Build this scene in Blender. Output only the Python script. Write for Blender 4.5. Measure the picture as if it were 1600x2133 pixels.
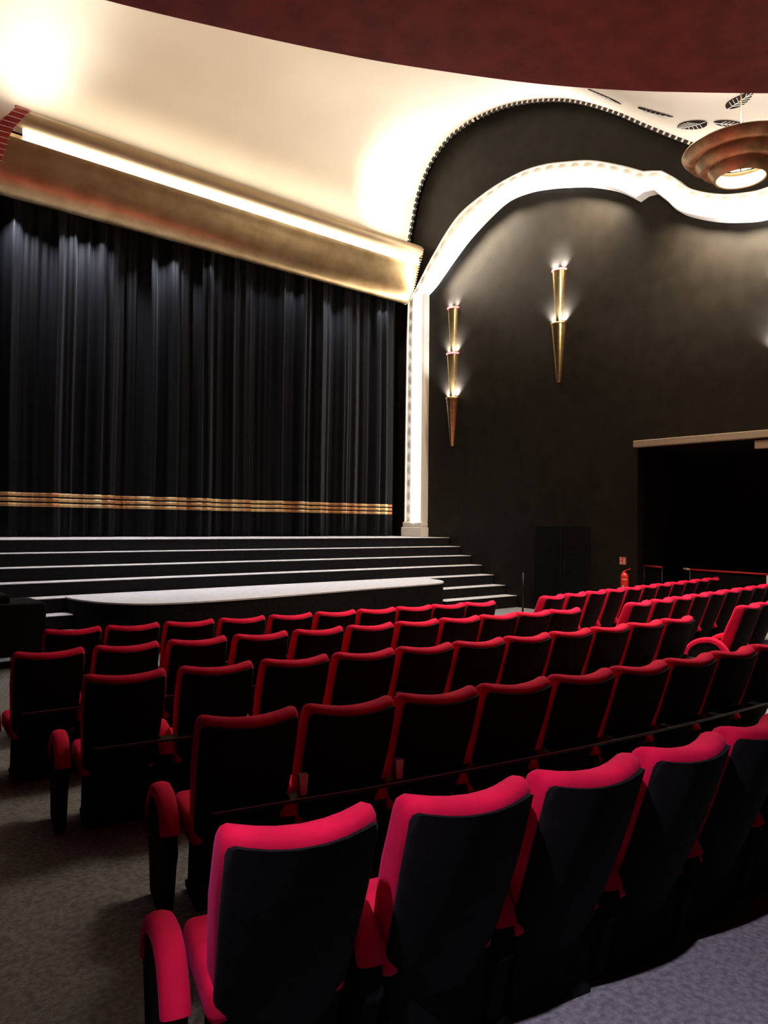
import bpy, bmesh, math, random
from mathutils import Vector, Matrix

for o in list(bpy.data.objects):
    bpy.data.objects.remove(o)
S = bpy.context.scene
COL = S.collection
random.seed(7)
PI = math.pi

# ------------------------------------------------------------------ camera
FPX = 1550.0
yaw = math.radians(49.6)
pitch = math.atan(23.5 / FPX)
roll = 0.012
F = Vector((math.cos(pitch) * math.cos(yaw), math.cos(pitch) * math.sin(yaw), math.sin(pitch)))
R0 = Vector((math.sin(yaw), -math.cos(yaw), 0))
U0 = R0.cross(F)
RR = R0 * math.cos(roll) + U0 * math.sin(roll)
UU = U0 * math.cos(roll) - R0 * math.sin(roll)
cam_d = bpy.data.cameras.new('camera')
cam_d.sensor_fit = 'HORIZONTAL'
cam_d.sensor_width = 36
cam_d.lens = FPX / 1600 * 36
cam_d.clip_end = 200
cam = bpy.data.objects.new('camera', cam_d)
cam.matrix_world = Matrix(((RR.x, UU.x, -F.x, 0.0), (RR.y, UU.y, -F.y, 0.0), (RR.z, UU.z, -F.z, 1.9), (0, 0, 0, 1)))
COL.objects.link(cam)
S.camera = cam

# ------------------------------------------------------------------ world, colour, exposure
W = bpy.data.worlds.new('world')
S.world = W
W.use_nodes = True
W.node_tree.nodes['Background'].inputs[0].default_value = (1.0, 0.92, 0.85, 1)
W.node_tree.nodes['Background'].inputs[1].default_value = 0.004
vs = S.view_settings
vs.view_transform = 'Standard'
vs.look = 'None'
vs.exposure = 0.0
vs.gamma = 1.0
vs.use_curve_mapping = False
S.cycles.use_denoising = True
S.cycles.max_bounces = 8
S.cycles.diffuse_bounces = 5
S.cycles.glossy_bounces = 4
S.cycles.sample_clamp_indirect = 4

# ------------------------------------------------------------------ the room's lamps and added fill lights (lamps inside a fitting are in that fitting's builder)
def aim(o, d):
    o.rotation_euler = Vector(d).to_track_quat('-Z', 'Y').to_euler()

def area(name, loc, d, sx, sy, power, col=(1, 0.9, 0.76), spread=PI):
    l = bpy.data.lights.new(name, 'AREA')
    l.shape = 'RECTANGLE'
    l.size, l.size_y = sx, sy
    l.energy = power
    l.color = col
    l.spread = spread
    o = bpy.data.objects.new(name, l)
    o.location = loc
    aim(o, d)
    COL.objects.link(o)
    return o

def spot(name, loc, to, power, deg, blend=0.4, col=(1, 0.9, 0.8), rad=0.05):
    l = bpy.data.lights.new(name, 'SPOT')
    l.energy = power
    l.spot_size = math.radians(deg)
    l.spot_blend = blend
    l.color = col
    l.shadow_soft_size = rad
    o = bpy.data.objects.new(name, l)
    o.location = loc
    aim(o, Vector(to) - Vector(loc))
    COL.objects.link(o)
    return o

# cove lamp lying in the trough behind the gold canopy, washing the vault
area('canopy_cove_lamp', (9.0, 15.55, 9.80), (0, -0.6, 0.8), 10.4, 0.12, 260, (1, 0.87, 0.68))
spot('vault_right_fill', (12.2, 14.3, 9.75), (14.0, 15.4, 11.6), 330, 100, 1.0, (1, 0.94, 0.85), 0.15)  # unseen fill floating before the canopy, added to whiten the vault's right end
spot('vault_left_fill', (4.2, 14.6, 10.0), (3.6, 15.2, 12.0), 200, 150, 1.0, (1, 0.97, 0.92), 0.3)  # added spot without a fitting, brightens the vault at the left
# recessed downlight in the balcony soffit over the nearest row
spot('balcony_downlight', (0.02, 0.97, 4.42), (2.15, 0.95, 0.0), 640, 47, 0.45, (1.0, 0.88, 1.2), 0.04)
# warm lamp under the balcony, further back along the aisle
spot('aisle_downlight', (-0.6, -0.6, 4.42), (0.1, 1.4, 0.0), 55, 56, 1.0, (1.0, 0.8, 0.7), 0.05)
# narrow lamps high under the vault that pick out the steps
area('stage_front_lamp', (8.6, 13.0, 12.2), (0.0, 0.0, -1), 10.0, 0.4, 115, (0.95, 0.94, 1.0), math.radians(38))
area('seat_fill', (8.9, 6.0, 8.0), (0.0, -0.05, -1), 6.0, 1.5, 520, (1, 0.84, 0.66), math.radians(86))  # unseen fill in mid-air, added to brighten the seat tops
# small curtain warmers tucked under the canopy
for x_, p_ in ((3.95, 520), (5.25, 340), (5.6, 200), (7.15, 360), (8.3, 40), (9.7, 60), (10.6, 90), (11.9, 130), (12.3, 80), (13.6, 70)):
    spot('curtain_lamp', (x_, 15.99, 8.16), (x_ + 0.02, 16.14, 3.0), p_, 110, 1.0, (0.88, 0.9, 1.0), 0.02)

# ------------------------------------------------------------------ materials
def mat(name, col, rough=0.6, metal=0.0, noise=0.0, nscale=20.0, bump=0.0, bscale=60.0, spec=0.5, sheen=0.0, sheen_tint=(1, 1, 1), emit=None, estr=0.0, coat=0.0, col2=None, stretch=(1, 1, 1)):
    m = bpy.data.materials.new(name)
    m.use_nodes = True
    nt = m.node_tree
    b = nt.nodes['Principled BSDF']
    b.inputs['Base Color'].default_value = (*col, 1)
    b.inputs['Roughness'].default_value = rough
    b.inputs['Metallic'].default_value = metal
    b.inputs['Specular IOR Level'].default_value = spec
    b.inputs['Coat Weight'].default_value = coat
    b.inputs['Sheen Weight'].default_value = sheen
    b.inputs['Sheen Tint'].default_value = (*sheen_tint, 1)
    if emit:
        b.inputs['Emission Color'].default_value = (*emit, 1)
        b.inputs['Emission Strength'].default_value = estr
    tc = nt.nodes.new('ShaderNodeTexCoord')
    mp = nt.nodes.new('ShaderNodeMapping')
    mp.inputs['Scale'].default_value = stretch
    nt.links.new(tc.outputs['Object'], mp.inputs['Vector'])
    if noise or col2:
        n = nt.nodes.new('ShaderNodeTexNoise')
        n.inputs['Scale'].default_value = nscale
        n.inputs['Detail'].default_value = 5
        nt.links.new(mp.outputs['Vector'], n.inputs['Vector'])
        r = nt.nodes.new('ShaderNodeValToRGB')
        c2 = col2 or tuple(min(1, c * (1 + noise)) for c in col)
        c1 = col if col2 else tuple(c * (1 - noise) for c in col)
        r.color_ramp.elements[0].position = 0.35
        r.color_ramp.elements[1].position = 0.65
        r.color_ramp.elements[0].color = (*c1, 1)
        r.color_ramp.elements[1].color = (*c2, 1)
        nt.links.new(n.outputs['Fac'], r.inputs['Fac'])
        nt.links.new(r.outputs['Color'], b.inputs['Base Color'])
    if bump:
        n2 = nt.nodes.new('ShaderNodeTexNoise')
        n2.inputs['Scale'].default_value = bscale
        n2.inputs['Detail'].default_value = 3
        nt.links.new(mp.outputs['Vector'], n2.inputs['Vector'])
        bp = nt.nodes.new('ShaderNodeBump')
        bp.inputs['Strength'].default_value = bump
        bp.inputs['Distance'].default_value = 0.02
        nt.links.new(n2.outputs['Fac'], bp.inputs['Height'])
        nt.links.new(bp.outputs['Normal'], b.inputs['Normal'])
    return m

M = {}
M['red'] = mat('red_velvet', (0.56, 0.006, 0.040), 0.8, noise=0.10, nscale=9, spec=0.08, sheen=0.16, sheen_tint=(1, 0.12, 0.4), bump=0.08, bscale=220)
M['charcoal'] = mat('charcoal_fabric', (0.0065, 0.006, 0.006), 0.9, noise=0.25, nscale=14, spec=0.08, sheen=0.04, sheen_tint=(0.7, 0.7, 0.75), bump=0.08, bscale=260)
M['black'] = mat('black_lacquer', (0.006, 0.006, 0.006), 0.35, noise=0.2)
M['matt'] = mat('black_fabric', (0.007, 0.007, 0.007), 0.9, noise=0.3, spec=0.1)
M['steel'] = mat('pale_metal', (0.62, 0.57, 0.47), 0.4, 0.25, noise=0.1)
M['carpet'] = mat('grey_carpet', (0.23, 0.225, 0.225), 0.95, noise=0.28, nscale=34, bump=0.5, bscale=180, spec=0.05)
M['riser'] = mat('black_step_carpet', (0.012, 0.012, 0.013), 0.9, noise=0.2, bump=0.2, bscale=120, spec=0.1)
M['tread'] = mat('light_grey_step_carpet', (0.52, 0.5, 0.5), 0.9, noise=0.08, nscale=8, bump=0.2, bscale=120, spec=0.1)
M['plaster'] = mat('cream_plaster', (0.82, 0.74, 0.61), 0.8, noise=0.03, nscale=0.6, spec=0.2)
M['cream'] = mat('cream_moulding', (0.80, 0.73, 0.62), 0.55, noise=0.03, spec=0.3)
M['wall'] = mat('dark_wall_fabric', (0.016, 0.0125, 0.0088), 0.5, noise=0.18, nscale=3.0, bump=0.12, bscale=90, spec=0.12)
M['void'] = mat('dark_painted_wall', (0.010, 0.010, 0.011), 0.85, noise=0.2, spec=0.1)
M['curtain'] = mat('black_velvet_curtain', (0.0045, 0.0045, 0.0055), 0.55, noise=0.15, spec=0.10, sheen=0.04, sheen_tint=(0.75, 0.78, 0.95))
M['gold'] = mat('gold_leaf', (0.50, 0.34, 0.17), 0.36, 1.0, noise=0.14, nscale=2.2, bump=0.25, bscale=5, col2=(0.66, 0.48, 0.26), stretch=(1, 1, 1))
M['lip'] = mat('tan_gold_lip', (0.52, 0.38, 0.22), 0.5, 0.5, noise=0.06, nscale=3)
M['brass'] = mat('brushed_brass', (0.70, 0.47, 0.20), 0.28, 1.0, noise=0.15, nscale=12)
M['pgold'] = mat('antique_gold', (0.74, 0.54, 0.27), 0.4, 0.5, noise=0.3, nscale=6, bump=0.2, bscale=9)
M['stripe'] = mat('gold_ribbon', (0.50, 0.20, 0.06), 0.45, 0.1, noise=0.2, nscale=1.6, col2=(0.95, 0.70, 0.32), stretch=(1.6, 0.1, 0.1))
M['trimred'] = mat('red_edge_fabric', (0.55, 0.05, 0.05), 0.7, noise=0.1)
M['cord'] = mat('cream_cord', (0.85, 0.74, 0.62), 0.7, noise=0.05)
M['darkedge'] = mat('dark_edge_fabric', (0.02, 0.018, 0.017), 0.7, noise=0.3, nscale=2)
M['burgundy'] = mat('burgundy_plaster', (0.45, 0.075, 0.055), 0.42, noise=0.22, nscale=6, spec=0.5, bump=0.05, bscale=30)
M['strip'] = mat('led_strip', (1, 1, 1), 0.5, emit=(1.0, 0.95, 0.86), estr=14.0, noise=0.01)
M['groove'] = mat('canopy_glow_band', (1, 1, 1), 0.5, emit=(1.0, 0.93, 0.80), estr=3.5, noise=0.01)  # emission stands in for canopy face lit by LEDs under the lip
M['bulb'] = mat('lamp_glass', (1, 1, 1), 0.4, emit=(0.95, 0.95, 1.0), estr=14.0, noise=0.01)
M['pbulb'] = mat('pendant_diffuser', (1, 1, 1), 0.4, emit=(1.0, 0.96, 0.9), estr=12.0, noise=0.01)
M['rim'] = mat('pink_glowing_rim', (0.9, 0.2, 0.2), 0.4, emit=(1.0, 0.16, 0.20), estr=1.3, noise=0.01)
M['leaf'] = mat('grey_leaf_relief', (0.035, 0.026, 0.024), 1.0, noise=0.15, nscale=4, spec=0.0)
M['vein'] = mat('white_leaf_vein', (0.85, 0.8, 0.72), 0.6, noise=0.02)
M['ext'] = mat('red_enamel', (0.8, 0.04, 0.02), 0.3, noise=0.06, coat=0.3)
M['paper'] = mat('white_print', (0.82, 0.76, 0.68), 0.6, noise=0.04)
M['rail'] = mat('red_rail_padding', (0.55, 0.015, 0.02), 0.6, noise=0.1)
M['beam'] = mat('tan_ledge_paint', (0.34, 0.27, 0.18), 0.7, noise=0.08)
M['cloth'] = mat('black_table_cloth', (0.006, 0.0054, 0.0045), 0.85, noise=0.2, spec=0.08, bump=0.2, bscale=8)

# ------------------------------------------------------------------ builders
def obj(name, bm, m, parent=None, smooth=False, angle=None):
    me = bpy.data.meshes.new(name)
    bmesh.ops.recalc_face_normals(bm, faces=bm.faces[:])
    bm.to_mesh(me)
    bm.free()
    me.materials.append(M[m] if isinstance(m, str) else m)
    if smooth:
        me.polygons.foreach_set('use_smooth', [True] * len(me.polygons))
        if angle:
            me.set_sharp_from_angle(angle=math.radians(angle))
    o = bpy.data.objects.new(name, me)
    COL.objects.link(o)
    if parent:
        o.parent = parent
    return o

def tag(o, label, cat, group=None):
    o['label'] = label
    o['category'] = cat
    if group:
        o['group'] = group
    return o

def thing(name, label, cat, loc=(0, 0, 0), rz=0.0, group=None):
    o = bpy.data.objects.new(name, None)
    o.empty_display_size = 0.1
    o.location = loc
    o.rotation_euler = (0, 0, rz)
    COL.objects.link(o)
    return tag(o, label, cat, group)

def struct(o):
    o['kind'] = 'structure'
    return o

def box(bm, x0, x1, y0, y1, z0, z1, bev=0.0, seg=2):
    r = bmesh.ops.create_cube(bm, size=1.0)
    vsl = r['verts']
    for v in vsl:
        v.co = Vector(((x0 + x1) / 2 + v.co.x * (x1 - x0), (y0 + y1) / 2 + v.co.y * (y1 - y0), (z0 + z1) / 2 + v.co.z * (z1 - z0)))
    if bev:
        es = list({e for v in vsl for e in v.link_edges})
        bmesh.ops.bevel(bm, geom=es, offset=bev, segments=seg, profile=0.5, affect='EDGES')

def grid(bm, rows, close_u=False, close_v=False):
    vv = [[bm.verts.new(p) for p in r] for r in rows]
    n, k = len(vv), len(vv[0])
    for i in range(n if close_u else n - 1):
        for j in range(k if close_v else k - 1):
            a, b, c, d = vv[i][j], vv[(i + 1) % n][j], vv[(i + 1) % n][(j + 1) % k], vv[i][(j + 1) % k]
            bm.faces.new((a, b, c, d))
    return vv

def loft(bm, rings):
    vv = grid(bm, rings, close_v=True)
    bm.faces.new(vv[0])
    bm.faces.new(list(reversed(vv[-1])))

def prism(bm, poly, axis, a, b, bev=0.0):
    def P(p, t):
        return {'x': (t, p[0], p[1]), 'y': (p[0], t, p[1]), 'z': (p[0], p[1], t)}[axis]
    v0 = [bm.verts.new(P(p, a)) for p in poly]
    v1 = [bm.verts.new(P(p, b)) for p in poly]
    n = len(poly)
    f0 = bm.faces.new(v0)
    f1 = bm.faces.new(list(reversed(v1)))
    for i in range(n):
        bm.faces.new((v0[i], v0[(i + 1) % n], v1[(i + 1) % n], v1[i]))
    if bev:
        bmesh.ops.bevel(bm, geom=list(f0.edges) + list(f1.edges), offset=bev, segments=2, profile=0.5, affect='EDGES')

def lathe(bm, prof, seg=32, a0=0.0, a1=2 * PI, loc=(0, 0, 0)):
    full = abs(a1 - a0 - 2 * PI) < 1e-6
    n = seg if full else seg + 1
    rows = []
    for i in range(n):
        a = a0 + (a1 - a0) * i / seg
        rows.append([(loc[0] + r * math.cos(a), loc[1] + r * math.sin(a), loc[2] + z) for r, z in prof])
    grid(bm, rows, close_u=full)

def tube(bm, pts, r, seg=8):
    pts = [Vector(p) for p in pts]
    rings = []
    for i, p in enumerate(pts):
        t = (pts[min(i + 1, len(pts) - 1)] - pts[max(i - 1, 0)]).normalized()
        up = Vector((0, 0, 1)) if abs(t.z) < 0.9 else Vector((1, 0, 0))
        a = t.cross(up).normalized()
        b = a.cross(t)
        rings.append([p + (a * math.cos(2 * PI * k / seg) + b * math.sin(2 * PI * k / seg)) * r for k in range(seg)])
    loft(bm, rings)

def catmull(pts, n):
    pts = [Vector(p) for p in pts]
    out = []
    for i in range(len(pts) - 1):
        p0, p1, p2, p3 = pts[max(i - 1, 0)], pts[i], pts[i + 1], pts[min(i + 2, len(pts) - 1)]
        for k in range(n):
            t = k / n
            out.append(0.5 * ((2 * p1) + (p2 - p0) * t + (2 * p0 - 5 * p1 + 4 * p2 - p3) * t * t + (3 * p1 - p0 - 3 * p2 + p3) * t ** 3))
    out.append(pts[-1])
    return out

def gz(x, y):
    return max(-0.15, -0.02 * (y - 1.6)) if y > 1.6 else 0.0

# ================================================================== SETTING
bm = bmesh.new()
xs = [-2.2 + 0.5 * i for i in range(43)]
ys = [-3 + 0.5 * i for i in range(32)]
grid(bm, [[(x, y, gz(x, y)) for y in ys] for x in xs])
struct(obj('floor', bm, 'carpet'))

XW = 14.6      # face of the dark side wall
bm = bmesh.new()
box(bm, XW, XW + 0.25, 8.72, 17.0, -0.3, 3.64)
box(bm, XW, XW + 0.25, 1.5, 17.0, 3.64, 13.4)
wall_r = struct(obj('wall_right', bm, 'wall'))
bm = bmesh.new()
box(bm, 18.6, 18.8, -3, 9.0, -0.3, 3.7)
box(bm, 14.85, 18.8, 8.97, 9.2, -0.3, 3.7)
box(bm, 14.85, 18.8, -3, 9.0, 3.64, 3.8)
box(bm, XW + 0.002, 14.85, 8.695, 8.718, -0.15, 3.6)  # black lining added over the jamb, its colour stands in for shade
struct(obj('wall_alcove', bm, 'void'))
bm = bmesh.new()
box(bm, -2.5, -2.2, -3, 17.2, -0.3, 13.4)
struct(obj('wall_left', bm, 'void'))
bm = bmesh.new()
box(bm, -2.5, 15, 17.0, 17.3, -0.3, 13.4)
struct(obj('wall_back', bm, 'void'))
bm = bmesh.new()
box(bm, XW - 0.16, XW - 0.002, 1.6, 8.72, 3.60, 3.74, 0.01)
struct(obj('trim_1', bm, 'beam'))
bm = bmesh.new()
box(bm, XW - 0.10, XW - 0.002, 1.6, 6.2, 3.40, 3.56, 0.01)
struct(obj('trim_2', bm, 'beam'))
# plain black double door low in the side wall
bm = bmesh.new()
box(bm, XW - 0.04, XW - 0.002, 9.9, 11.43, -0.14, 1.89, 0.01)
door = struct(obj('door_1', bm, 'matt'))
bm = bmesh.new()
box(bm, XW - 0.05, XW - 0.04, 10.655, 10.675, -0.12, 1.87)
obj('door_gap', bm, 'black', door)
bm = bmesh.new()
tube(bm, [(XW - 0.10, 10.5, 0.85), (XW - 0.10, 10.5, 1.1)], 0.012)
for z in (0.87, 1.08):
    tube(bm, [(XW - 0.04, 10.5, z), (XW - 0.10, 10.5, z)], 0.008)
obj('door_handle', bm, 'black', door)

# vault: one wave-shaped sheet of plaster
VP = [(16.0, 9.6), (15.88, 10.08), (15.72, 10.66), (15.49, 11.35), (15.01, 12.0), (14.36, 12.43), (13.75, 12.56), (13.13, 12.58), (12.16, 12.46), (11.11, 12.14),
      (10.15, 11.7), (9.15, 11.04), (8.34, 10.4), (7.48, 9.74), (7.05, 9.45), (6.55, 9.2), (6.0, 9.0), (5.4, 8.86), (4.5, 8.75), (3, 8.7), (-3, 8.7)]
VS = [(p.x, p.y) for p in catmull([(a, b, 0) for a, b in VP], 5)]
def vz(y):
    for (y0, z0), (y1, z1) in zip(VS[:-1], VS[1:]):
        if y1 <= y <= y0:
            return z0 + (z1 - z0) * (y - y0) / (y1 - y0 + 1e-9)
    return 8.7
XV = 14.28
bm = bmesh.new()
xv = [-2.2, 2, 5, 8, 11, 13, XV]
grid(bm, [[(x, y, z) for y, z in VS] for x in xv])
r = bmesh.ops.extrude_face_region(bm, geom=bm.faces[:])
for v in r['geom']:
    if isinstance(v, bmesh.types.BMVert):
        v.co.z += 0.12
vault = struct(obj('ceiling', bm, 'plaster', None, True, 40))
# dark edge of the vault with its stitched cream tabs
def along(ps, step):
    out, acc = [], 0.0
    for a, b in zip(ps[:-1], ps[1:]):
        L = math.dist(a, b)
        while acc <= L:
            t = acc / L
            out.append((a[0] + (b[0] - a[0]) * t, a[1] + (b[1] - a[1]) * t, math.atan2(b[1] - a[1], b[0] - a[0])))
            acc += step
        acc -= L
    return out
edge = [p for p in VS if p[0] > 5.2]
bm = bmesh.new()
rings = []
for i, (y, z) in enumerate(edge):
    a = edge[max(i - 1, 0)]
    b = edge[min(i + 1, len(edge) - 1)]
    t = Vector((b[0] - a[0], b[1] - a[1])).normalized()
    n = Vector((t.y, -t.x))
    if n.y > 0 and y < 13.2 or (n.x > 0 and y >= 13.2):
        n = -n
    rings.append([(XV, y, z), (XV + 0.04, y, z), (XV + 0.04, y + n.x * 0.07, z + n.y * 0.07), (XV, y + n.x * 0.07, z + n.y * 0.07)])
loft(bm, rings)
obj('edge_band', bm, 'darkedge', vault)
bm = bmesh.new()
for y, z, a in along(edge, 0.17):
    r_ = bmesh.ops.create_cube(bm, size=1.0)
    rot = Matrix.Rotation(a, 3, 'X')
    for v in r_['verts']:
        v.co = rot @ Vector((v.co.x * 0.07, v.co.y * 0.05, v.co.z * 0.13)) + Vector((XV + 0.025, y, z))
obj('edge_tabs', bm, 'cord', vault)
# dark return wall that closes the space between the vault's edge and the side wall
bm = bmesh.new()
box(bm, XV + 0.05, XW - 0.005, 16.7, 16.85, 1.54, 13.35)
struct(obj('wall_recess', bm, 'void'))

# ================================================================== LIT ARCH ON THE SIDE WALL
PAIRS = [((15.93, 1.95), (14.94, 1.95)), ((15.93, 5.0), (14.95, 5.0)), ((15.90, 8.0), (14.97, 8.0)), ((15.80, 8.3), (14.98, 8.28)), ((15.5, 8.68), (14.82, 8.36)), ((15.15, 9.08), (14.6, 8.5)), ((14.8, 9.45), (14.39, 8.67)),
         ((14.3, 9.92), (13.94, 9.02)), ((13.78, 10.26), (13.4, 9.4)), ((13.0, 10.49), (12.7, 9.76)), ((12.3, 10.60), (12.1, 9.98)), ((11.6, 10.62), (11.45, 9.98)), ((11.0, 10.54), (10.85, 9.87)),
         ((10.4, 10.38), (10.3, 9.72)), ((9.75, 10.17), (9.7, 9.52)), ((9.02, 9.80), (9.0, 9.18)), ((8.45, 9.46), (8.49, 8.80)), ((8.25, 9.40), (8.3, 8.86)), ((8.03, 9.32), (8.08, 8.84)),
         ((7.75, 9.08), (7.8, 8.55)), ((7.38, 8.72), (7.5, 8.22)), ((6.79, 8.42), (6.95, 7.92)), ((6.24, 8.28), (6.45, 7.74)), ((5.9, 8.26), (5.89, 7.63)), ((5.3, 8.3), (5.3, 7.72)), ((4.7, 8.55), (4.7, 8.0))]
KINK = {3, 16, 17, 18}
def densify(ps, n):
    out, seg = [], [0]
    for k in range(1, len(ps)):
        seg.append(k)
        if k in KINK or k == len(ps) - 1:
            out += catmull([ps[q] + (0,) for q in seg], n)[:-1]
            seg = [k]
    out.append(Vector(ps[-1] + (0,)))
    return out
PAIRS = [((a[0] * 1.006, 1.9 + (a[1] - 1.9) * 1.006), (b[0] * 1.02, 1.9 + (b[1] - 1.9) * 1.02)) for a, b in PAIRS]
TOP = densify([a for a, b in PAIRS], 6)
BOT = densify([b for a, b in PAIRS], 6)
def band(t, x):
    return [(x, a.x + (b.x - a.x) * t, a.y + (b.y - a.y) * t) for a, b in zip(TOP, BOT)]
def band_solid(spec, i0=0, i1=None):
    """spec: list of (t, x) around the closed section of the moulding"""
    cols = [band(t, x) for t, x in spec]
    bm = bmesh.new()
    i1 = i1 or len(TOP)
    loft(bm, [[c[i] for c in cols] for i in range(i0, i1)])
    return bm
arch = thing('lit_arch_moulding', 'glowing white moulding climbing the dark side wall in a wave', 'moulding', (XW, 15.45, 1.53))
def ap(name, bm, m, smooth=True, angle=35):
    o = obj(name, bm, m, None, smooth, angle)
    o.parent = arch
    o.matrix_parent_inverse = Matrix.Translation(Vector(arch.location)).inverted()
    return o
ap('outer_moulding', band_solid([(0.0, XW - 0.001), (0.0, XW - 0.19), (0.03, XW - 0.21), (0.07, XW - 0.21), (0.09, XW - 0.17), (0.36, XW - 0.15), (0.36, XW - 0.001)]), 'cream')
ap('inner_moulding', band_solid([(0.76, XW - 0.001), (0.76, XW - 0.15), (0.80, XW - 0.18), (0.85, XW - 0.18), (0.88, XW - 0.22), (0.95, XW - 0.24), (1.0, XW - 0.20), (1.0, XW - 0.001)]), 'cream')
ap('light_strip', band_solid([(0.36, XW - 0.01), (0.39, XW - 0.20), (0.46, XW - 0.26), (0.56, XW - 0.28), (0.66, XW - 0.26), (0.73, XW - 0.20), (0.76, XW - 0.01)]), 'strip')
# unseen strip lights added in front of the inner moulding to brighten the wall
for k_, (y0, z0, y1, z1, p_) in enumerate(((14.75, 8.62, 14.0, 9.25, 36), (14.0, 9.25, 13.1, 9.8, 42), (13.1, 9.8, 12.3, 10.05, 30), (12.3, 10.05, 11.3, 10.0, 16), (11.3, 10.0, 10.3, 9.8, 18), (10.3, 9.8, 9.6, 9.5, 34), (9.6, 9.5, 9.05, 9.2, 50),
                                        (7.75, 8.4, 7.2, 8.1, 26), (7.2, 8.1, 6.5, 7.85, 60), (6.5, 7.85, 5.6, 7.75, 80))):
    L_ = bpy.data.lights.new('arch_wash_fill', 'AREA')
    L_.shape = 'RECTANGLE'
    L_.size, L_.size_y = math.dist((y0, z0), (y1, z1)), 0.06
    L_.energy = p_
    L_.color = (1, 0.86, 0.66)
    L_.spread = math.radians(130)
    Lo = bpy.data.objects.new('arch_wash_fill', L_)
    zc = -Vector((0.30, 0.0, -1.0)).normalized()
    xc = Vector((0, y1 - y0, z1 - z0)).normalized()
    yc = zc.cross(xc).normalized()
    zc = xc.cross(yc).normalized()
    Lo.matrix_world = Matrix(((xc.x, yc.x, zc.x, XW - 0.45), (xc.y, yc.y, zc.y, (y0 + y1) / 2), (xc.z, yc.z, zc.z, (z0 + z1) / 2 - 0.10), (0, 0, 0, 1)))
    COL.objects.link(Lo)
# scallop beads beside the strip
bm = bmesh.new()
mid = [(a.x + (b.x - a.x) * 0.36, a.y + (b.y - a.y) * 0.36) for a, b in zip(TOP, BOT)]
for y, z, a in along(mid, 0.372):
    lathe(bm, [(0.0001, -0.06), (0.12, -0.06), (0.15, -0.04), (0.155, 0.0)], 20, loc=(0, 0, 0))
    vsn = bm.verts[:][-20 * 4:]
    for v in vsn:
        v.co = Vector((XW - 0.135 + v.co.z, y + v.co.x, z + v.co.y))
ap('scalloped_edge', bm, 'cream')
bm = bmesh.new()
box(bm, XW - 0.28, XW - 0.001, 15.20, 16.06, 1.532, 1.80, 0.015)
box(bm, XW - 0.25, XW - 0.001, 15.22, 16.04, 1.80, 1.95, 0.03)
ap('base_block', bm, 'cream', False)

# ================================================================== STAGE, STEPS, APRON
stage = thing('stage', 'black stage with seven wide steps and pale grey treads', 'stage', (9, 14.4, -0.15))
STEPS = [(14.38, 1.53), (13.97, 1.30), (13.57, 1.07), (13.17, 0.84), (12.77, 0.61), (12.38, 0.37), (12.0, 0.14)]
def sp(name, bm, m):
    o = obj(name, bm, m)
    o.parent = stage
    o.matrix_parent_inverse = Matrix.Translation(Vector(stage.location)).inverted()
    return o
back = 16.98
for i, (y, z) in enumerate(STEPS):
    y1 = back if i == 0 else STEPS[i - 1][0] + 0.02
    zb = -0.3
    bm = bmesh.new()
    box(bm, 2.0, XW - 0.01, y, y1, zb, z - 0.012)
    s_ = sp('platform' if i == 0 else 'step', bm, 'riser')
    bm = bmesh.new()
    box(bm, 2.0, XW - 0.01, y - 0.015, y1 - (0.0 if i == 0 else 0.021), z - 0.012, z, 0.004)
    t_ = obj('stage_floor' if i == 0 else 'tread', bm, 'tread')
    t_.parent = s_

apron = thing('stage_apron', 'low rounded stage tongue with pale top and black front, before the steps', 'stage', (8, 11.6, -0.15))
outline = catmull([(12.05, 12.75, 0), (12.0, 12.2, 0), (11.75, 11.75, 0), (11.3, 11.45, 0), (10.3, 11.33, 0), (9.3, 11.26, 0), (8.2, 11.12, 0), (7.0, 10.98, 0), (6.0, 10.90, 0), (5.2, 10.92, 0), (4.6, 11.1, 0), (4.2, 11.6, 0), (4.02, 12.2, 0), (3.98, 12.75, 0)], 6)
# outline follows the steps behind so that apron and steps do not share space
def apron_poly(ins=0.0):
    cx, cy = 8.0, 12.2
    return [(cx + (p.x - cx) * (1 - ins / 4), min(cy + (p.y - cy) * (1 - ins), 12.74)) for p in outline]
bm = bmesh.new()
for z0, z1, ymax in ((-0.15, 0.145, 11.98), (0.145, 0.375, 12.36), (0.375, 0.60, 12.74)):
    prism(bm, [(x, min(y, ymax)) for x, y in apron_poly()], 'z', z0, z1)
f_ = obj('skirt', bm, 'matt')
bm = bmesh.new()
prism(bm, apron_poly(-0.01), 'z', 0.60, 0.625)
t_ = obj('apron_top', bm, 'tread')
for o in (f_, t_):
    o.parent = apron
    o.matrix_parent_inverse = Matrix.Translation(Vector(apron.location)).inverted()

# ================================================================== CURTAIN
def fold(x):
    f = 0.10 * math.sin(x * 7.3 + 1.4 * math.sin(x * 1.7)) + 0.055 * math.sin(x * 17.1 + 2.0 * math.sin(x * 2.3)) + 0.02 * math.sin(x * 41 + math.sin(x * 5))
    f += 0.10 * math.sin(x * 2.1 + 0.6)
    return f
CY = 16.36
cx = [2.2 + i * 0.022 for i in range(int((XV - 2.2) / 0.022) + 1)]
zs = [1.545, 1.75, 2.1, 2.4, 3.0, 4.0, 5.0, 6.0, 7.0, 7.8, 8.5]
def cpos(x, z, dy=0.0):
    k = 1 - 0.12 * (z - 1.5) / 7
    return (x, CY + fold(x + 0.015 * math.sin(z * 0.8 + x)) * k - dy, z)
bm = bmesh.new()
grid(bm, [[cpos(x, z) for z in zs] for x in cx])
curtain = tag(obj('stage_curtain', bm, 'curtain', None, True), 'closed black velvet stage curtain hanging in long folds', 'curtain')
md = curtain.modifiers.new('thick', 'SOLIDIFY')
md.thickness = 0.012
md.offset = 1
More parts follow.
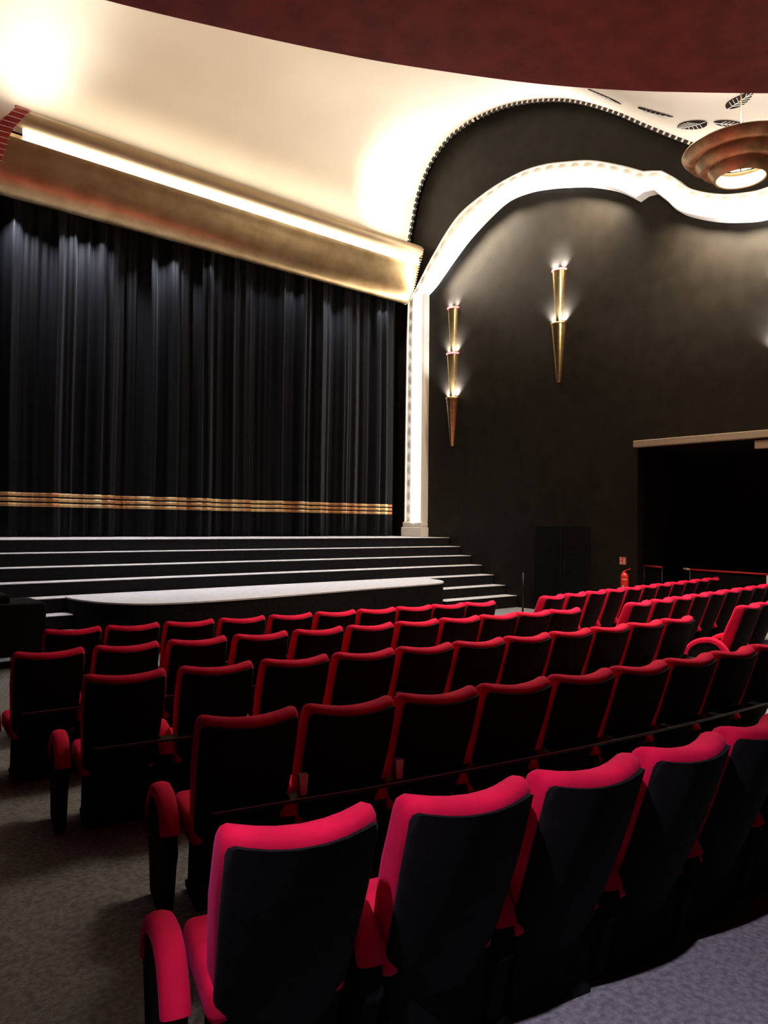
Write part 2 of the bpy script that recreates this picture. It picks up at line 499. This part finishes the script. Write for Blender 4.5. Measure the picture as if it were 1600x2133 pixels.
for z0 in (2.155, 2.262, 2.369):
    bm = bmesh.new()
    xx = [x for x in cx if x < 14.2]
    rows = [[cpos(x, z, 0.008) for z in (z0, z0 + 0.074)] for x in xx]
    grid(bm, rows)
    b = obj('gold_stripe', bm, 'stripe', curtain, True)
    md = b.modifiers.new('thick', 'SOLIDIFY')
    md.thickness = 0.006

# ================================================================== GOLD CANOPY
canopy = thing('gold_canopy', 'long rolled gold canopy over the stage with light groove', 'canopy', (9, 15.5, 8.25))
def cp(name, bm, m, smooth=True, angle=50):
    o = obj(name, bm, m, None, smooth, angle)
    o.parent = canopy
    o.matrix_parent_inverse = Matrix.Translation(Vector(canopy.location)).inverted()
    return o
def left_x(z):     # the left end is cut on a slant: further left towards the bottom
    pts = [(8.2, 3.30), (8.66, 3.49), (9.3, 3.63), (9.5, 3.78), (9.75, 3.95)]
    for (z0, x0), (z1, x1) in zip(pts[:-1], pts[1:]):
        if z <= z1:
            return x0 + (x1 - x0) * (z - z0) / (z1 - z0)
    return pts[-1][1]
XR = 14.27
NX = 40
def sheet(prof, closed=True, xl=None, xr=XR):
    bm = bmesh.new()
    rings = []
    for i in range(NX + 1):
        t = i / NX
        rings.append([((left_x(z) if xl is None else xl(z)) * (1 - t) + xr * t, y, z) for y, z in prof])
    if closed:
        loft(bm, rings)
    else:
        grid(bm, rings)
    return bm
lipc = [(15.36 + 0.165 * math.cos(a) * (0.95), 9.585 + 0.165 * math.sin(a)) for a in [2 * PI * k / 28 for k in range(28)]]
cp('lip_roll', sheet(lipc), 'lip')
bodyo = [(p.x, p.y) for p in catmull([(15.375, 9.19, 0), (15.395, 9.12, 0), (15.44, 9.0, 0), (15.49, 8.85, 0), (15.55, 8.68, 0), (15.63, 8.50, 0), (15.73, 8.36, 0), (15.83, 8.27, 0), (15.93, 8.23, 0), (16.0, 8.26, 0)], 4)]
bodyi = [(15.98, 8.36), (15.86, 8.40), (15.70, 8.62), (15.62, 8.85), (15.55, 9.1), (15.50, 9.32)]
cp('gold_body', sheet(bodyo + bodyi), 'gold')
cp('light_groove', sheet([(15.38, 9.44), (15.355, 9.38), (15.355, 9.25), (15.375, 9.20), (15.42, 9.20), (15.46, 9.44)], True, lambda z: 3.86), 'groove')
# scalloped nick edge on the right end
bm = bmesh.new()
rp = [(15.22, 9.62), (15.24, 9.50)] + bodyo
for y, z, a in along(rp, 0.07):
    lathe(bm, [(0.0001, -0.02), (0.024, -0.015), (0.03, 0.0), (0.024, 0.015), (0.0001, 0.02)], 8, loc=(XR + 0.005, y, z))
cp('beaded_edge', bm, 'lip')
# red edge with cream cords on the left end
endp = [(p.x, p.y) for p in catmull([(15.42, 9.76, 0), (15.32, 9.76, 0), (15.24, 9.70, 0), (15.21, 9.58, 0), (15.25, 9.46, 0), (15.34, 9.36, 0)], 4)] + bodyo[2:]
bm = bmesh.new()
rings = []
for i, (y, z) in enumerate(endp):
    a, b = endp[max(i - 1, 0)], endp[min(i + 1, len(endp) - 1)]
    t = Vector((b[0] - a[0], b[1] - a[1])).normalized()
    n = Vector((t.y, -t.x))          # outwards, towards the hall
    if n.x > 0:
        n = -n
    x = left_x(z)
    rings.append([(x - 0.24, y + n.x * -0.01, z + n.y * -0.01), (x + 0.0, y + n.x * 0.02, z + n.y * 0.02), (x + 0.01, y - n.x * 0.06, z - n.y * 0.06), (x - 0.24, y - n.x * 0.06, z - n.y * 0.06)])
loft(bm, rings)
et = cp('end_trim', bm, 'trimred', False)
bm = bmesh.new()
for y, z, a in along(endp, 0.105):
    x = left_x(z)
    tube(bm, [(x - 0.25, y - 0.012, z), (x - 0.12, y - 0.022, z), (x + 0.02, y - 0.03, z)], 0.008, 6)
c_ = obj('cord', bm, 'cord')
c_.parent = et
# back plate that hangs the canopy from the vault
bm = bmesh.new()
box(bm, 3.95, XR - 0.02, 15.50, 15.58, 9.30, 9.80)
cp('back_plate', bm, 'lip', False)

# ================================================================== BALCONY
bal = catmull([(-2.19, 4.42, 0), (-1.0, 4.33, 0), (0.3, 4.03, 0), (1.3, 3.73, 0), (1.93, 3.50, 0), (2.42, 3.30, 0), (2.80, 3.12, 0), (3.43, 2.775, 0), (3.91, 2.45, 0), (4.26, 2.17, 0), (4.59, 1.89, 0), (5.2, 1.35, 0), (6.2, 0.7, 0), (7.6, 0.3, 0), (9.0, 0.25, 0)], 8)
poly = [(p.x, p.y) for p in bal] + [(9.0, -3), (-2.19, -3)]
bm = bmesh.new()
prism(bm, poly, 'z', 4.5, 5.3)
tag(obj('balcony', bm, 'burgundy'), 'dark burgundy balcony underside curving across the top of the view', 'balcony')

# ================================================================== SCONCES
def sconce(y, tiers, label):
    """tiers: list of (z_top, z_bottom, r_top, r_bottom, pink)"""
    zt = tiers[0][0]
    t = thing('wall_sconce', label, 'lamp', (XW, y, tiers[-1][1]), 0, 'gold cone sconces on the dark wall')
    z0 = tiers[-1][1]
    for i, (za, zb, ra, rb, pink) in enumerate(tiers):
        bm = bmesh.new()
        h = za - zb
        prof = [(0.0001, 0.0), (rb * 0.8, 0.0), (rb, 0.03), (ra * 0.96, h - 0.03), (ra, h), (ra - 0.015, h), (ra * 0.9 - 0.02, h - 0.12)]
        lathe(bm, [(r, z + zb - z0) for r, z in prof], 20, PI / 2, PI * 1.5)
        c = obj('cone', bm, 'brass', t, True, 30)
        bm = bmesh.new()
        if pink:
            lathe(bm, [(ra + 0.004, za - z0 - 0.03), (ra + 0.016, za - z0 - 0.015), (ra + 0.012, za - z0 + 0.012), (ra - 0.02, za - z0 + 0.012)], 20, PI / 2, PI * 1.5)
            obj('rim', bm, 'rim', c, True)
        else:
            lathe(bm, [(ra + 0.001, za - z0 - 0.03), (ra + 0.012, za - z0 - 0.015), (ra + 0.01, za - z0 + 0.01), (ra - 0.02, za - z0 + 0.01)], 20, PI / 2, PI * 1.5)
            obj('rim', bm, 'brass', c, True)
        bm = bmesh.new()
        lathe(bm, [(0.0001, za - z0 - 0.10), (ra * 0.8, za - z0 - 0.10)], 16, PI / 2, PI * 1.5)
        obj('diffuser', bm, 'bulb', c)
        for s in (-1, 1):
            l = bpy.data.lights.new('sconce_lamp', 'SPOT')
            l.energy = 600
            l.spot_size = math.radians(95)
            l.spot_blend = 1.0
            l.color = (0.86, 0.9, 1.0)
            l.shadow_soft_size = 0.02
            lo = bpy.data.objects.new('sconce_lamp', l)
            COL.objects.link(lo)
            lo.parent = c
            lo.location = (-0.12, s * ra * 0.62, za - z0 - 0.01)
            lo.rotation_euler = Vector((0.30, s * 0.15, 1)).to_track_quat('-Z', 'Y').to_euler()
    return t
sconce(14.29, [(7.82, 6.5, 0.175, 0.085, True), (6.57, 5.3, 0.19, 0.09, True), (5.35, 4.03, 0.20, 0.06, False)], 'three-tier gold cone sconce on the dark wall beside the white moulding')
sconce(10.78, [(7.98, 6.6, 0.185, 0.085, True), (6.70, 5.30, 0.20, 0.06, False)], 'two-tier gold cone sconce in the middle of the dark wall')
sconce(5.70, [(6.45, 5.1, 0.185, 0.085, True), (5.18, 3.95, 0.20, 0.06, False)], 'gold cone sconce at the far right edge, mostly its glow showing')

# ================================================================== PENDANT
PX, PY, PZ = 8.5, 3.80, 6.15
pend = thing('pendant_lamp', 'large tiered gold bowl lamp hanging under the bright ceiling', 'lamp', (PX, PY, PZ))
def ring(name, prof, m='pgold'):
    bm = bmesh.new()
    lathe(bm, prof, 72)
    return obj(name, bm, m, pend, True, 40)
ring('outer_dish', [(0.585, 0.05), (0.615, 0.05), (0.625, 0.035), (0.62, 0.02), (0.555, -0.05), (0.53, -0.062), (0.475, -0.055), (0.475, -0.03), (0.50, -0.03), (0.585, 0.05)])
ring('middle_ring', [(0.44, -0.03), (0.485, -0.03), (0.49, -0.05), (0.475, -0.09), (0.42, -0.165), (0.39, -0.175), (0.345, -0.165), (0.345, -0.14), (0.38, -0.14), (0.44, -0.03)])
ring('inner_bowl', [(0.31, -0.13), (0.35, -0.13), (0.36, -0.15), (0.345, -0.19), (0.285, -0.28), (0.265, -0.29), (0.255, -0.28), (0.28, -0.13)])
ring('diffuser', [(0.0001, -0.08), (0.2, -0.08), (0.275, -0.075)], 'pbulb')
bm = bmesh.new()
tube(bm, [(0, 0, -0.20), (0, 0, 8.72 - PZ)], 0.008, 8)
obj('rod', bm, 'brass', pend, True)
bm = bmesh.new()
for k in range(3):
    a = 2 * PI * k / 3
    box(bm, -0.01, 0.585, -0.02, 0.02, 0.0, 0.03)
    for v in bm.verts[:][-8:]:
        v.co = Matrix.Rotation(a, 3, 'Z') @ v.co
obj('spider_bracket', bm, 'brass', pend)
pl = bpy.data.lights.new('pendant_uplight', 'SPOT')
pl.spot_size = math.radians(100)
pl.spot_blend = 0.8
pl.energy = 1500
pl.color = (1, 0.95, 0.87)
pl.shadow_soft_size = 0.25
po = bpy.data.objects.new('pendant_uplight', pl)
COL.objects.link(po)
po.parent = pend
po.location = (0.0, 0.0, 0.30)
po.rotation_euler = Vector((1.15, 0.85, 1.0)).to_track_quat('-Z', 'Y').to_euler()

# ================================================================== LEAF RELIEFS ON THE VAULT
def vnormal(y):
    d = 0.02
    t = Vector((0, 2 * d, vz(y + d) - vz(y - d))).normalized()
    return Vector((0, t.z, -t.y)), t
def leaf(p0, p1, w, label):
    """p0 tip, p1 stalk end, both (x, y) on the vault"""
    a, b = Vector((p0[0], p0[1], vz(p0[1]))), Vector((p1[0], p1[1], vz(p1[1])))
    L = (b - a).length
    root = thing('leaf_relief', label, 'ornament', (a + b) / 2, 0, 'leaf reliefs on the bright ceiling')
    ax = (p1[0] - p0[0], p1[1] - p0[1])
    n2 = math.hypot(*ax)
    ux = (ax[0] / n2, ax[1] / n2)
    vx = (-ux[1], ux[0])
    c = (a + b) / 2
    def P(s, q, h):
        x = p0[0] + ax[0] * s + vx[0] * q
        y = p0[1] + ax[1] * s + vx[1] * q
        return Vector((x, y, vz(y) - h)) - c
    N = 18
    bm = bmesh.new()
    top, botm = [], []
    for i in range(N + 1):
        s = i / N
        hw = w * (math.sin(PI * min(1, s) ** 0.75)) ** 0.8 if 0 < s < 1 else 0.004
        top.append([P(s, hw * k, 0.022) for k in (-1, -0.5, 0, 0.5, 1)])
        botm.append([P(s, hw * k, 0.004) for k in (-1, -0.5, 0, 0.5, 1)])
    loft(bm, [t + list(reversed(q)) for t, q in zip(top, botm)])
    obj('blade', bm, 'leaf', root)
    bm = bmesh.new()
    tube(bm, [P(s / 8, 0, 0.028) for s in range(9)], 0.006, 6)
    for k in range(1, 7):
        s = 0.08 + k * 0.125
        for sd in (-1, 1):
            s2 = min(0.985, s + 0.16)
            hw = w * (math.sin(PI * s2 ** 0.75)) ** 0.8
            tube(bm, [P(s, 0, 0.028), P((s + s2) / 2, sd * hw * 0.5, 0.028), P(s2, sd * hw * 0.97, 0.028)], 0.005, 5)
    obj('veins', bm, 'vein', root)
leaf((12.86, 8.08), (12.66, 8.70), 0.14, 'leftmost thin dark leaf at the burgundy balcony edge')
leaf((12.55, 7.52), (12.60, 6.85), 0.17, 'slim dark leaf second from the left on the ceiling')
leaf((12.76, 6.33), (13.26, 7.12), 0.16, 'broad grey leaf just left above the gold pendant')
leaf((12.83, 6.21), (13.08, 5.75), 0.14, 'pale grey leaf directly above the gold pendant')
leaf((12.33, 5.74), (11.95, 5.15), 0.13, 'upper dark leaf with white veins at the balcony edge')

# ================================================================== SEATS
def superg(t):
    return t
def seat_back(bm):
    H, WT, WB = 1.0, 0.25, 0.215
    N = 18
    rings = []
    us = [-1, -0.985, -0.94, -0.87, -0.75, -0.55, -0.3, 0, 0.3, 0.55, 0.75, 0.87, 0.94, 0.985, 1]
    for u in us:
        e = (1 - abs(u)) / 0.16
        k = 1.0 if e >= 1 else math.sqrt(max(0.0, 1 - (1 - e) ** 2))       # rounding towards the sides
        wrap = 0.07 * u * u
        ztop = H - 0.008 + 0.026 * u * u - 0.055 * (1 - k)
        th = 0.085 + 0.06 * k
        q = 0.3 + 0.7 * k
        ring_ = []
        zz = [0.42, 0.50, 0.6, 0.75, 0.86, ztop - 0.05, ztop - 0.02, ztop - 0.005]
        for z in zz:                                   # rear face going up
            y = rear_y(z) + wrap + 0.02 * (1 - k)
            if z > ztop - 0.03:
                y += (0.012 if z < ztop - 0.01 else 0.032) * q
            ring_.append((y, z))
        ring_.append((rear_y(ztop) + wrap + th * 0.45, ztop + 0.006))
        for z in reversed(zz):
            y = rear_y(z) + wrap + th + 0.025 * math.sin(PI * min(1, max(0, (z - 0.3) / 0.6)))
            if z > ztop - 0.03:
                y -= (0.012 if z < ztop - 0.01 else 0.035) * q
            ring_.append((y, z))
        pts = []
        for y, z in ring_:
            w = WB + (WT - WB) * min(1, max(0, (z - 0.33) / 0.45))
            pts.append((u * w, y, z))
        rings.append(pts)
    loft(bm, rings)
def rear_y(z):
    # reclined: the top overhangs the row behind
    s = 1.0 - z
    return 0.30 * s + 0.10 * s * s
def seat_panel(bm):
    H, W_ = 0.962, 0.240
    rows_f, rows_b = [], []
    us = [-1, -0.97, -0.9, -0.75, -0.5, -0.2, 0.2, 0.5, 0.75, 0.9, 0.97, 1]
    for u in us:
        e = (1 - abs(u)) / 0.12
        k = 1.0 if e >= 1 else math.sqrt(max(0.0, 1 - (1 - e) ** 2))
        zt = H - 0.008 + 0.026 * u * u - 0.035 * (1 - k)
        f, b = [], []
        for i in range(12):
            z = 0.22 + (zt - 0.22) * i / 11
            w = W_ - 0.020 * min(1, max(0, (0.75 - z) / 0.45))
            y = rear_y(z) + 0.07 * (u * 0.9) ** 2
            f.append((u * w, y - 0.010 + 0.010 * (1 - k), z))
            b.append((u * w, y + 0.012, z))
        rows_f.append(f)
        rows_b.append(b)
    loft(bm, [f + list(reversed(b)) for f, b in zip(rows_f, rows_b)])
ARM = [(p.x, p.y) for p in catmull([(0.215, 0.33, 0), (0.235, 0.42, 0), (0.28, 0.49, 0), (0.345, 0.545, 0), (0.43, 0.568, 0), (0.54, 0.555, 0), (0.64, 0.51, 0), (0.71, 0.44, 0), (0.735, 0.36, 0)], 3)]
def arm_pad(bm, x, hw=0.045):
    rings = []
    for i, (y, z) in enumerate(ARM):
        if i < 3:
            continue
        a, b = ARM[max(i - 1, 0)], ARM[min(i + 1, len(ARM) - 1)]
        t = Vector((b[0] - a[0], b[1] - a[1])).normalized()
        n = Vector((-t.y, t.x))
        sec = [(-hw, -0.03), (-hw, 0.005), (-hw * 0.8, 0.022), (-hw * 0.3, 0.03), (hw * 0.3, 0.03), (hw * 0.8, 0.022), (hw, 0.005), (hw, -0.03)]
        rings.append([(x + s_, y + n.x * h, z + n.y * h) for s_, h in sec])
    loft(bm, rings)
def arm_side(bm, x, hw=0.034):
    poly = [(y, z - 0.012) for y, z in ARM] + [(0.72, 0.33), (0.66, 0.20), (0.62, 0.02), (0.60, 0.0), (0.34, 0.0), (0.30, 0.05), (0.25, 0.28)]
    prism(bm, poly, 'x', x - hw, x + hw, 0.006)
def make_seat(label, group):
    t = thing('cinema_seat', label, 'seat', (0, 0, 0), 0, group)
    bm = bmesh.new(); seat_back(bm); bk = obj('backrest', bm, 'red', t, True, 60)
    bm = bmesh.new(); seat_panel(bm); pn = obj('back_panel', bm, 'charcoal', bk, True, 50)
    pn['label'] = 'charcoal rear panel'
    bm = bmesh.new(); box(bm, -0.245, 0.225, 0.26, 0.72, 0.33, 0.47, 0.04, 3); obj('seat_cushion', bm, 'red', t, True, 40)
    bm = bmesh.new()
    prism(bm, [(0.30, 0.0), (0.58, 0.0), (0.60, 0.03), (0.52, 0.06), (0.50, 0.33), (0.28, 0.33), (0.32, 0.06)], 'x', -0.20, 0.20, 0.005)
    obj('pedestal', bm, 'matt', t)
    bm = bmesh.new(); arm_side(bm, -0.292); a = obj('armrest', bm, 'matt', t)
    bm = bmesh.new(); arm_pad(bm, -0.292); obj('arm_pad', bm, 'red', a, True, 50)
    return t
def make_end_arm(t):
    bm = bmesh.new(); arm_side(bm, 0.30); a = obj('armrest', bm, 'matt', t)
    bm = bmesh.new(); arm_pad(bm, 0.30); obj('arm_pad', bm, 'red', a, True, 50)
    return a
def copy_tree(o, parent=None):
    c = o.copy()
    COL.objects.link(c)
    if parent:
        c.parent = parent
        c.matrix_parent_inverse = o.matrix_parent_inverse.copy()
    for ch in list(o.children):
        copy_tree(ch, c)
    return c

ROWS = {
    'B': ([(1.00, 1.898), (1.575, 1.739), (2.123, 1.613), (2.69, 1.518), (3.262, 1.456), (3.841, 1.427)], 'nearest row', 'seats of the nearest row'),
    'C': ([(1.563, 3.173), (2.083, 3.037), (2.608, 2.915), (3.139, 2.805), (3.677, 2.709), (4.22, 2.626), (4.769, 2.556), (5.325, 2.499), (5.886, 2.456)], 'second row from the camera', 'seats of the second row'),
    'D': ([(1.513, 4.583), (2.083, 4.465), (2.639, 4.356), (3.185, 4.257), (3.724, 4.168), (4.26, 4.088), (4.796, 4.017), (5.337, 3.956), (5.886, 3.905), (6.447, 3.863), (7.022, 3.831)], 'third row from the camera', 'seats of the third row'),
    'E': ([(1.425, 5.803), (1.991, 5.738), (2.562, 5.673), (3.133, 5.609), (3.703, 5.545), (4.266, 5.481), (4.821, 5.417), (5.363, 5.353), (5.89, 5.289), (6.397, 5.226), (6.893, 5.163)], 'fourth row from the camera', 'seats of the fourth row'),
    'F': ([(1.991, 7.046), (2.529, 6.972), (3.08, 6.899), (3.637, 6.827), (4.194, 6.756), (4.747, 6.686), (5.288, 6.618), (5.812, 6.55), (6.325, 6.483), (6.83, 6.417)], 'front row before the stage apron', 'seats of the front row, left block'),
    'FR': ([(8.389, 6.37), (9.006, 6.425), (9.611, 6.48), (10.217, 6.535), (10.82, 6.59), (11.41, 6.645), (11.99, 6.701), (12.575, 6.756), (13.15, 6.812), (13.723, 6.868), (14.292, 6.923)], 'front row of the right block', 'seats of the front row, right block'),
    'ER': ([(8.40, 5.041), (9.04, 5.086), (9.652, 5.132), (10.247, 5.177), (10.842, 5.222), (11.437, 5.267), (12.032, 5.312), (12.627, 5.358), (13.222, 5.403)], 'second row of the right block', 'seats of the second row, right block'),
    'DR': ([(9.05, 3.95), (9.63, 3.985)], 'third row of the right block', 'seats of the third row, right block'),
}
ORD = ['first', 'second', 'third', 'fourth', 'fifth', 'sixth', 'seventh', 'eighth', 'ninth', 'tenth', 'eleventh']
proto = make_seat('x', 'y')
seat_last = {}
used = False
SEATPOS = {}
for key, (pts, rname, grp) in ROWS.items():
    SEATPOS[key] = []
    for i, (x, y) in enumerate(pts):
        a, b = pts[max(i - 1, 0)], pts[min(i + 1, len(pts) - 1)]
        ang = math.atan2(b[1] - a[1], b[0] - a[0])
        t, n = Vector((math.cos(ang), math.sin(ang))), Vector((-math.sin(ang), math.cos(ang)))
        c = Vector((x, y)) + t * 0.285 - n * 0.04
        s = copy_tree(proto)
        used = True
        s.location = (c.x, c.y, gz(c.x, c.y))
        s.rotation_euler = (0, 0, ang)
        tone = 'pink-lit red velvet' if key == 'B' else 'red velvet'
        s['label'] = '%s cinema seat, %s from the left in the %s' % (tone, ORD[i], rname)
        s['group'] = grp
        if i == 0:                       # the aisle arm stands a little further out
            for ch in s.children:
                if ch.name.startswith('armrest'):
                    ch.location.x -= 0.05
        SEATPOS[key].append((c, ang))
        seat_last[key] = s
for o_ in [c for ch in proto.children for c in ch.children] + list(proto.children) + [proto]:
    bpy.data.objects.remove(o_)
for key in ('D', 'E', 'F', 'FR'):
    make_end_arm(seat_last[key])

# drinks ledges fixed along the seat backs
LEDGE = {'C': ('second row from the camera', 0.58), 'D': ('third row from the camera', 0.58), 'E': ('fourth row from the camera', 0.58), 'F': ('front row before the stage apron', 0.58)}
for key, (rname, zl) in LEDGE.items():
    ps = SEATPOS[key]
    root = thing('drinks_ledge', 'thin black drinks ledge along the backs of the ' + rname, 'ledge', (ps[0][0].x, ps[0][0].y, 0), 0, 'drinks ledges behind the rows')
    line = []
    for i, (c, ang) in enumerate(ps):
        t, n = Vector((math.cos(ang), math.sin(ang))), Vector((-math.sin(ang), math.cos(ang)))
        line.append((c - t * (0.19 if i == 0 else 0.0), n, gz(c.x, c.y)))
    c, ang = ps[-1]
    t, n = Vector((math.cos(ang), math.sin(ang))), Vector((-math.sin(ang), math.cos(ang)))
    line.append((c + t * 0.24, n, gz(c.x, c.y)))
    o3 = Vector((ps[0][0].x, ps[0][0].y, 0))
    bm = bmesh.new()
    loft(bm, [[Vector((*(p + n * d), g + z)) - o3 for d, z in ((0.03, zl), (0.03, zl - 0.018), (0.115, zl - 0.018), (0.115, zl))] for p, n, g in line])
    obj('board', bm, 'black', root)
    bm = bmesh.new()
    loft(bm, [[Vector((*(p + n * d), g + z)) - o3 for d, z in ((0.0285, zl + 0.0005), (0.0285, zl - 0.002), (0.0305, zl - 0.002), (0.0305, zl + 0.0005))] for p, n, g in line])
    obj('metal_edge', bm, 'steel', root)
    for i in {'C': (0, 1), 'D': (3,), 'E': (), 'F': ()}[key]:
        (c0, a0), (c1, a1) = ps[i], ps[i + 1]
        m_ = (c0 + c1) / 2
        n = Vector((-math.sin(a0), math.cos(a0)))
        t = Vector((math.cos(a0), math.sin(a0)))
        g = gz(m_.x, m_.y)
        q = m_ + n * 0.085
        bm = bmesh.new()
        loft(bm, [[Vector((*(q + t * (sx * w) + n * (sy * 0.018)), g + z)) - o3 for sx, sy in ((-1, -1), (1, -1), (1, 1), (-1, 1))] for z, w in ((zl, 0.016), (zl + 0.07, 0.022), (zl + 0.10, 0.024))])
        obj('bracket', bm, 'steel', root)

# ================================================================== SMALL THINGS
# fire extinguisher on the wall
ex = thing('fire_extinguisher', 'red fire extinguisher with white label on the dark side wall', 'fire extinguisher', (XW - 0.11, 8.93, 0.36))
bm = bmesh.new()
lathe(bm, [(0.0001, 0.0), (0.075, 0.0), (0.083, 0.02), (0.083, 0.44), (0.075, 0.485), (0.045, 0.52), (0.025, 0.53), (0.0001, 0.53)], 24)
obj('cylinder', bm, 'ext', ex, True, 40)
bm = bmesh.new()
for z0, z1, a0, a1 in ((0.02, 0.06, 2.5, 4.0), (0.09, 0.12, 2.9, 4.2), (0.17, 0.185, 3.0, 4.2), (0.20, 0.26, 3.1, 3.5), (0.38, 0.395, 3.0, 4.3)):
    lathe(bm, [(0.0845, z0), (0.0845, z1)], 10, a0, a1)
obj('printed_label', bm, 'paper', ex)
bm = bmesh.new()
box(bm, -0.025, 0.025, -0.025, 0.025, 0.53, 0.57, 0.006)
prism(bm, [(-0.02, 0.57), (0.02, 0.57), (-0.13, 0.63), (-0.14, 0.61)], 'x', -0.012, 0.012)
obj('valve_handle', bm, 'ext', ex)
bm = bmesh.new()
tube(bm, [(0, 0.03, 0.55), (-0.05, 0.10, 0.50), (-0.03, 0.11, 0.35), (-0.02, 0.10, 0.15)], 0.012, 8)
obj('hose', bm, 'black', ex, True)
bm = bmesh.new()
box(bm, 0.075, 0.108, -0.05, 0.05, 0.25, 0.31)
obj('wall_bracket', bm, 'black', ex)
# fire sign
sg = thing('fire_sign', 'small red and white fire extinguisher sign on the dark wall', 'sign', (XW - 0.004, 9.04, 1.06))
bm = bmesh.new(); box(bm, -0.008, 0.0, -0.075, 0.075, 0.0, 0.16); obj('plate', bm, 'ext', sg)
bm = bmesh.new()
box(bm, -0.011, -0.008, 0.02, 0.05, 0.02, 0.06)          # flame
prism(bm, [(0.02, 0.09), (0.05, 0.09), (0.035, 0.14)], 'x', -0.011, -0.008)
box(bm, -0.011, -0.008, -0.045, -0.02, 0.02, 0.11)       # cylinder
box(bm, -0.011, -0.008, -0.05, -0.015, 0.115, 0.125)
for a in ((-0.075, 0.075, 0.0, 0.006), (-0.075, 0.075, 0.154, 0.16), (-0.075, -0.069, 0.006, 0.154), (0.069, 0.075, 0.006, 0.154)):
    box(bm, -0.010, -0.008, a[0], a[1], a[2], a[3])
obj('pictogram', bm, 'paper', sg)
# red-topped rails in the alcove
def rail(pts, label, tip=None):
    root = thing('padded_rail', label, 'rail', (pts[0][0], pts[0][1], 0), 0, 'red-topped rails in the alcove')
    o3 = Vector((pts[0][0], pts[0][1], 0))
    L = [Vector(p) - o3 for p in pts]
    bm = bmesh.new(); tube(bm, L, 0.022, 10); obj('handrail', bm, 'rail', root, True)
    for p in (L[0], L[-1]):
        bm = bmesh.new(); tube(bm, [Vector((p.x, p.y, gz(0, p.y + pts[0][1]))), p - Vector((0, 0, 0.02))], 0.018, 8); obj('post', bm, 'black', root, True)
    bm = bmesh.new()
    a, b = L[0], L[-1]
    grid(bm, [[(a.x, a.y, 0.0), (a.x, a.y, a.z - 0.06)], [(b.x, b.y, 0.0), (b.x, b.y, b.z - 0.06)]])
    o = obj('infill_panel', bm, 'matt', root)
    o.modifiers.new('t', 'SOLIDIFY').thickness = 0.02
    if tip:
        bm = bmesh.new(); tube(bm, [L[0] + Vector((0, 0.14, 0.01)), L[0]], 0.024, 10); obj('end_cap', bm, 'steel', root, True)
rail([(16.0, 9.0 - 0.08, 0.965), (16.0, 8.86, 0.962)] if False else [(15.2, 8.88, 1.025), (15.2, 8.45, 1.01)], 'short red-topped rail in the dark alcove beside the extinguisher')
rail([(15.4, 7.92, 0.985), (15.4, 6.2, 0.975)], 'longer red-topped rail with pale end cap at the right edge', True)
# white post by the long rail
bm = bmesh.new()
box(bm, 15.1, 15.16, 6.10, 6.22, -0.07, 0.97, 0.008)
tag(obj('rail_post', bm, 'paper'), 'white post at the right edge under the red rail', 'post')
# thin black post on the carpet by the steps
pb = thing('barrier_post', 'thin black post standing on the carpet before the side door', 'post', (13.6, 11.0, -0.15))
bm = bmesh.new(); lathe(bm, [(0.0001, 0.0), (0.13, 0.0), (0.13, 0.012), (0.03, 0.025), (0.0001, 0.025)], 24); obj('base_plate', bm, 'black', pb, True, 40)
bm = bmesh.new(); tube(bm, [(0, 0, 0.025), (0, 0, 0.95)], 0.02, 10); obj('pole', bm, 'black', pb, True)

# draped table at the left end of the apron
tb = thing('draped_table', 'table under a black cloth at the left edge before the steps', 'table', (2.55, 11.35, -0.15))
bm = bmesh.new()
box(bm, -0.75, 0.62, -0.40, 0.42, 0.20, 0.90, 0.05, 3)
for v in bm.verts:
    if v.co.z < 0.5:
        v.co.x *= 1.02
        v.co.y *= 1.03
box(bm, -0.74, 0.18, -0.30, 0.36, 0.88, 1.02, 0.05, 3)
obj('cloth', bm, 'cloth', tb, True, 40)
for x in (-0.68, 0.40):
    for y in (-0.33, 0.35):
        bm = bmesh.new(); box(bm, x - 0.045, x + 0.045, y - 0.045, y + 0.045, 0.0, 0.25, 0.006); obj('leg', bm, 'black', tb)
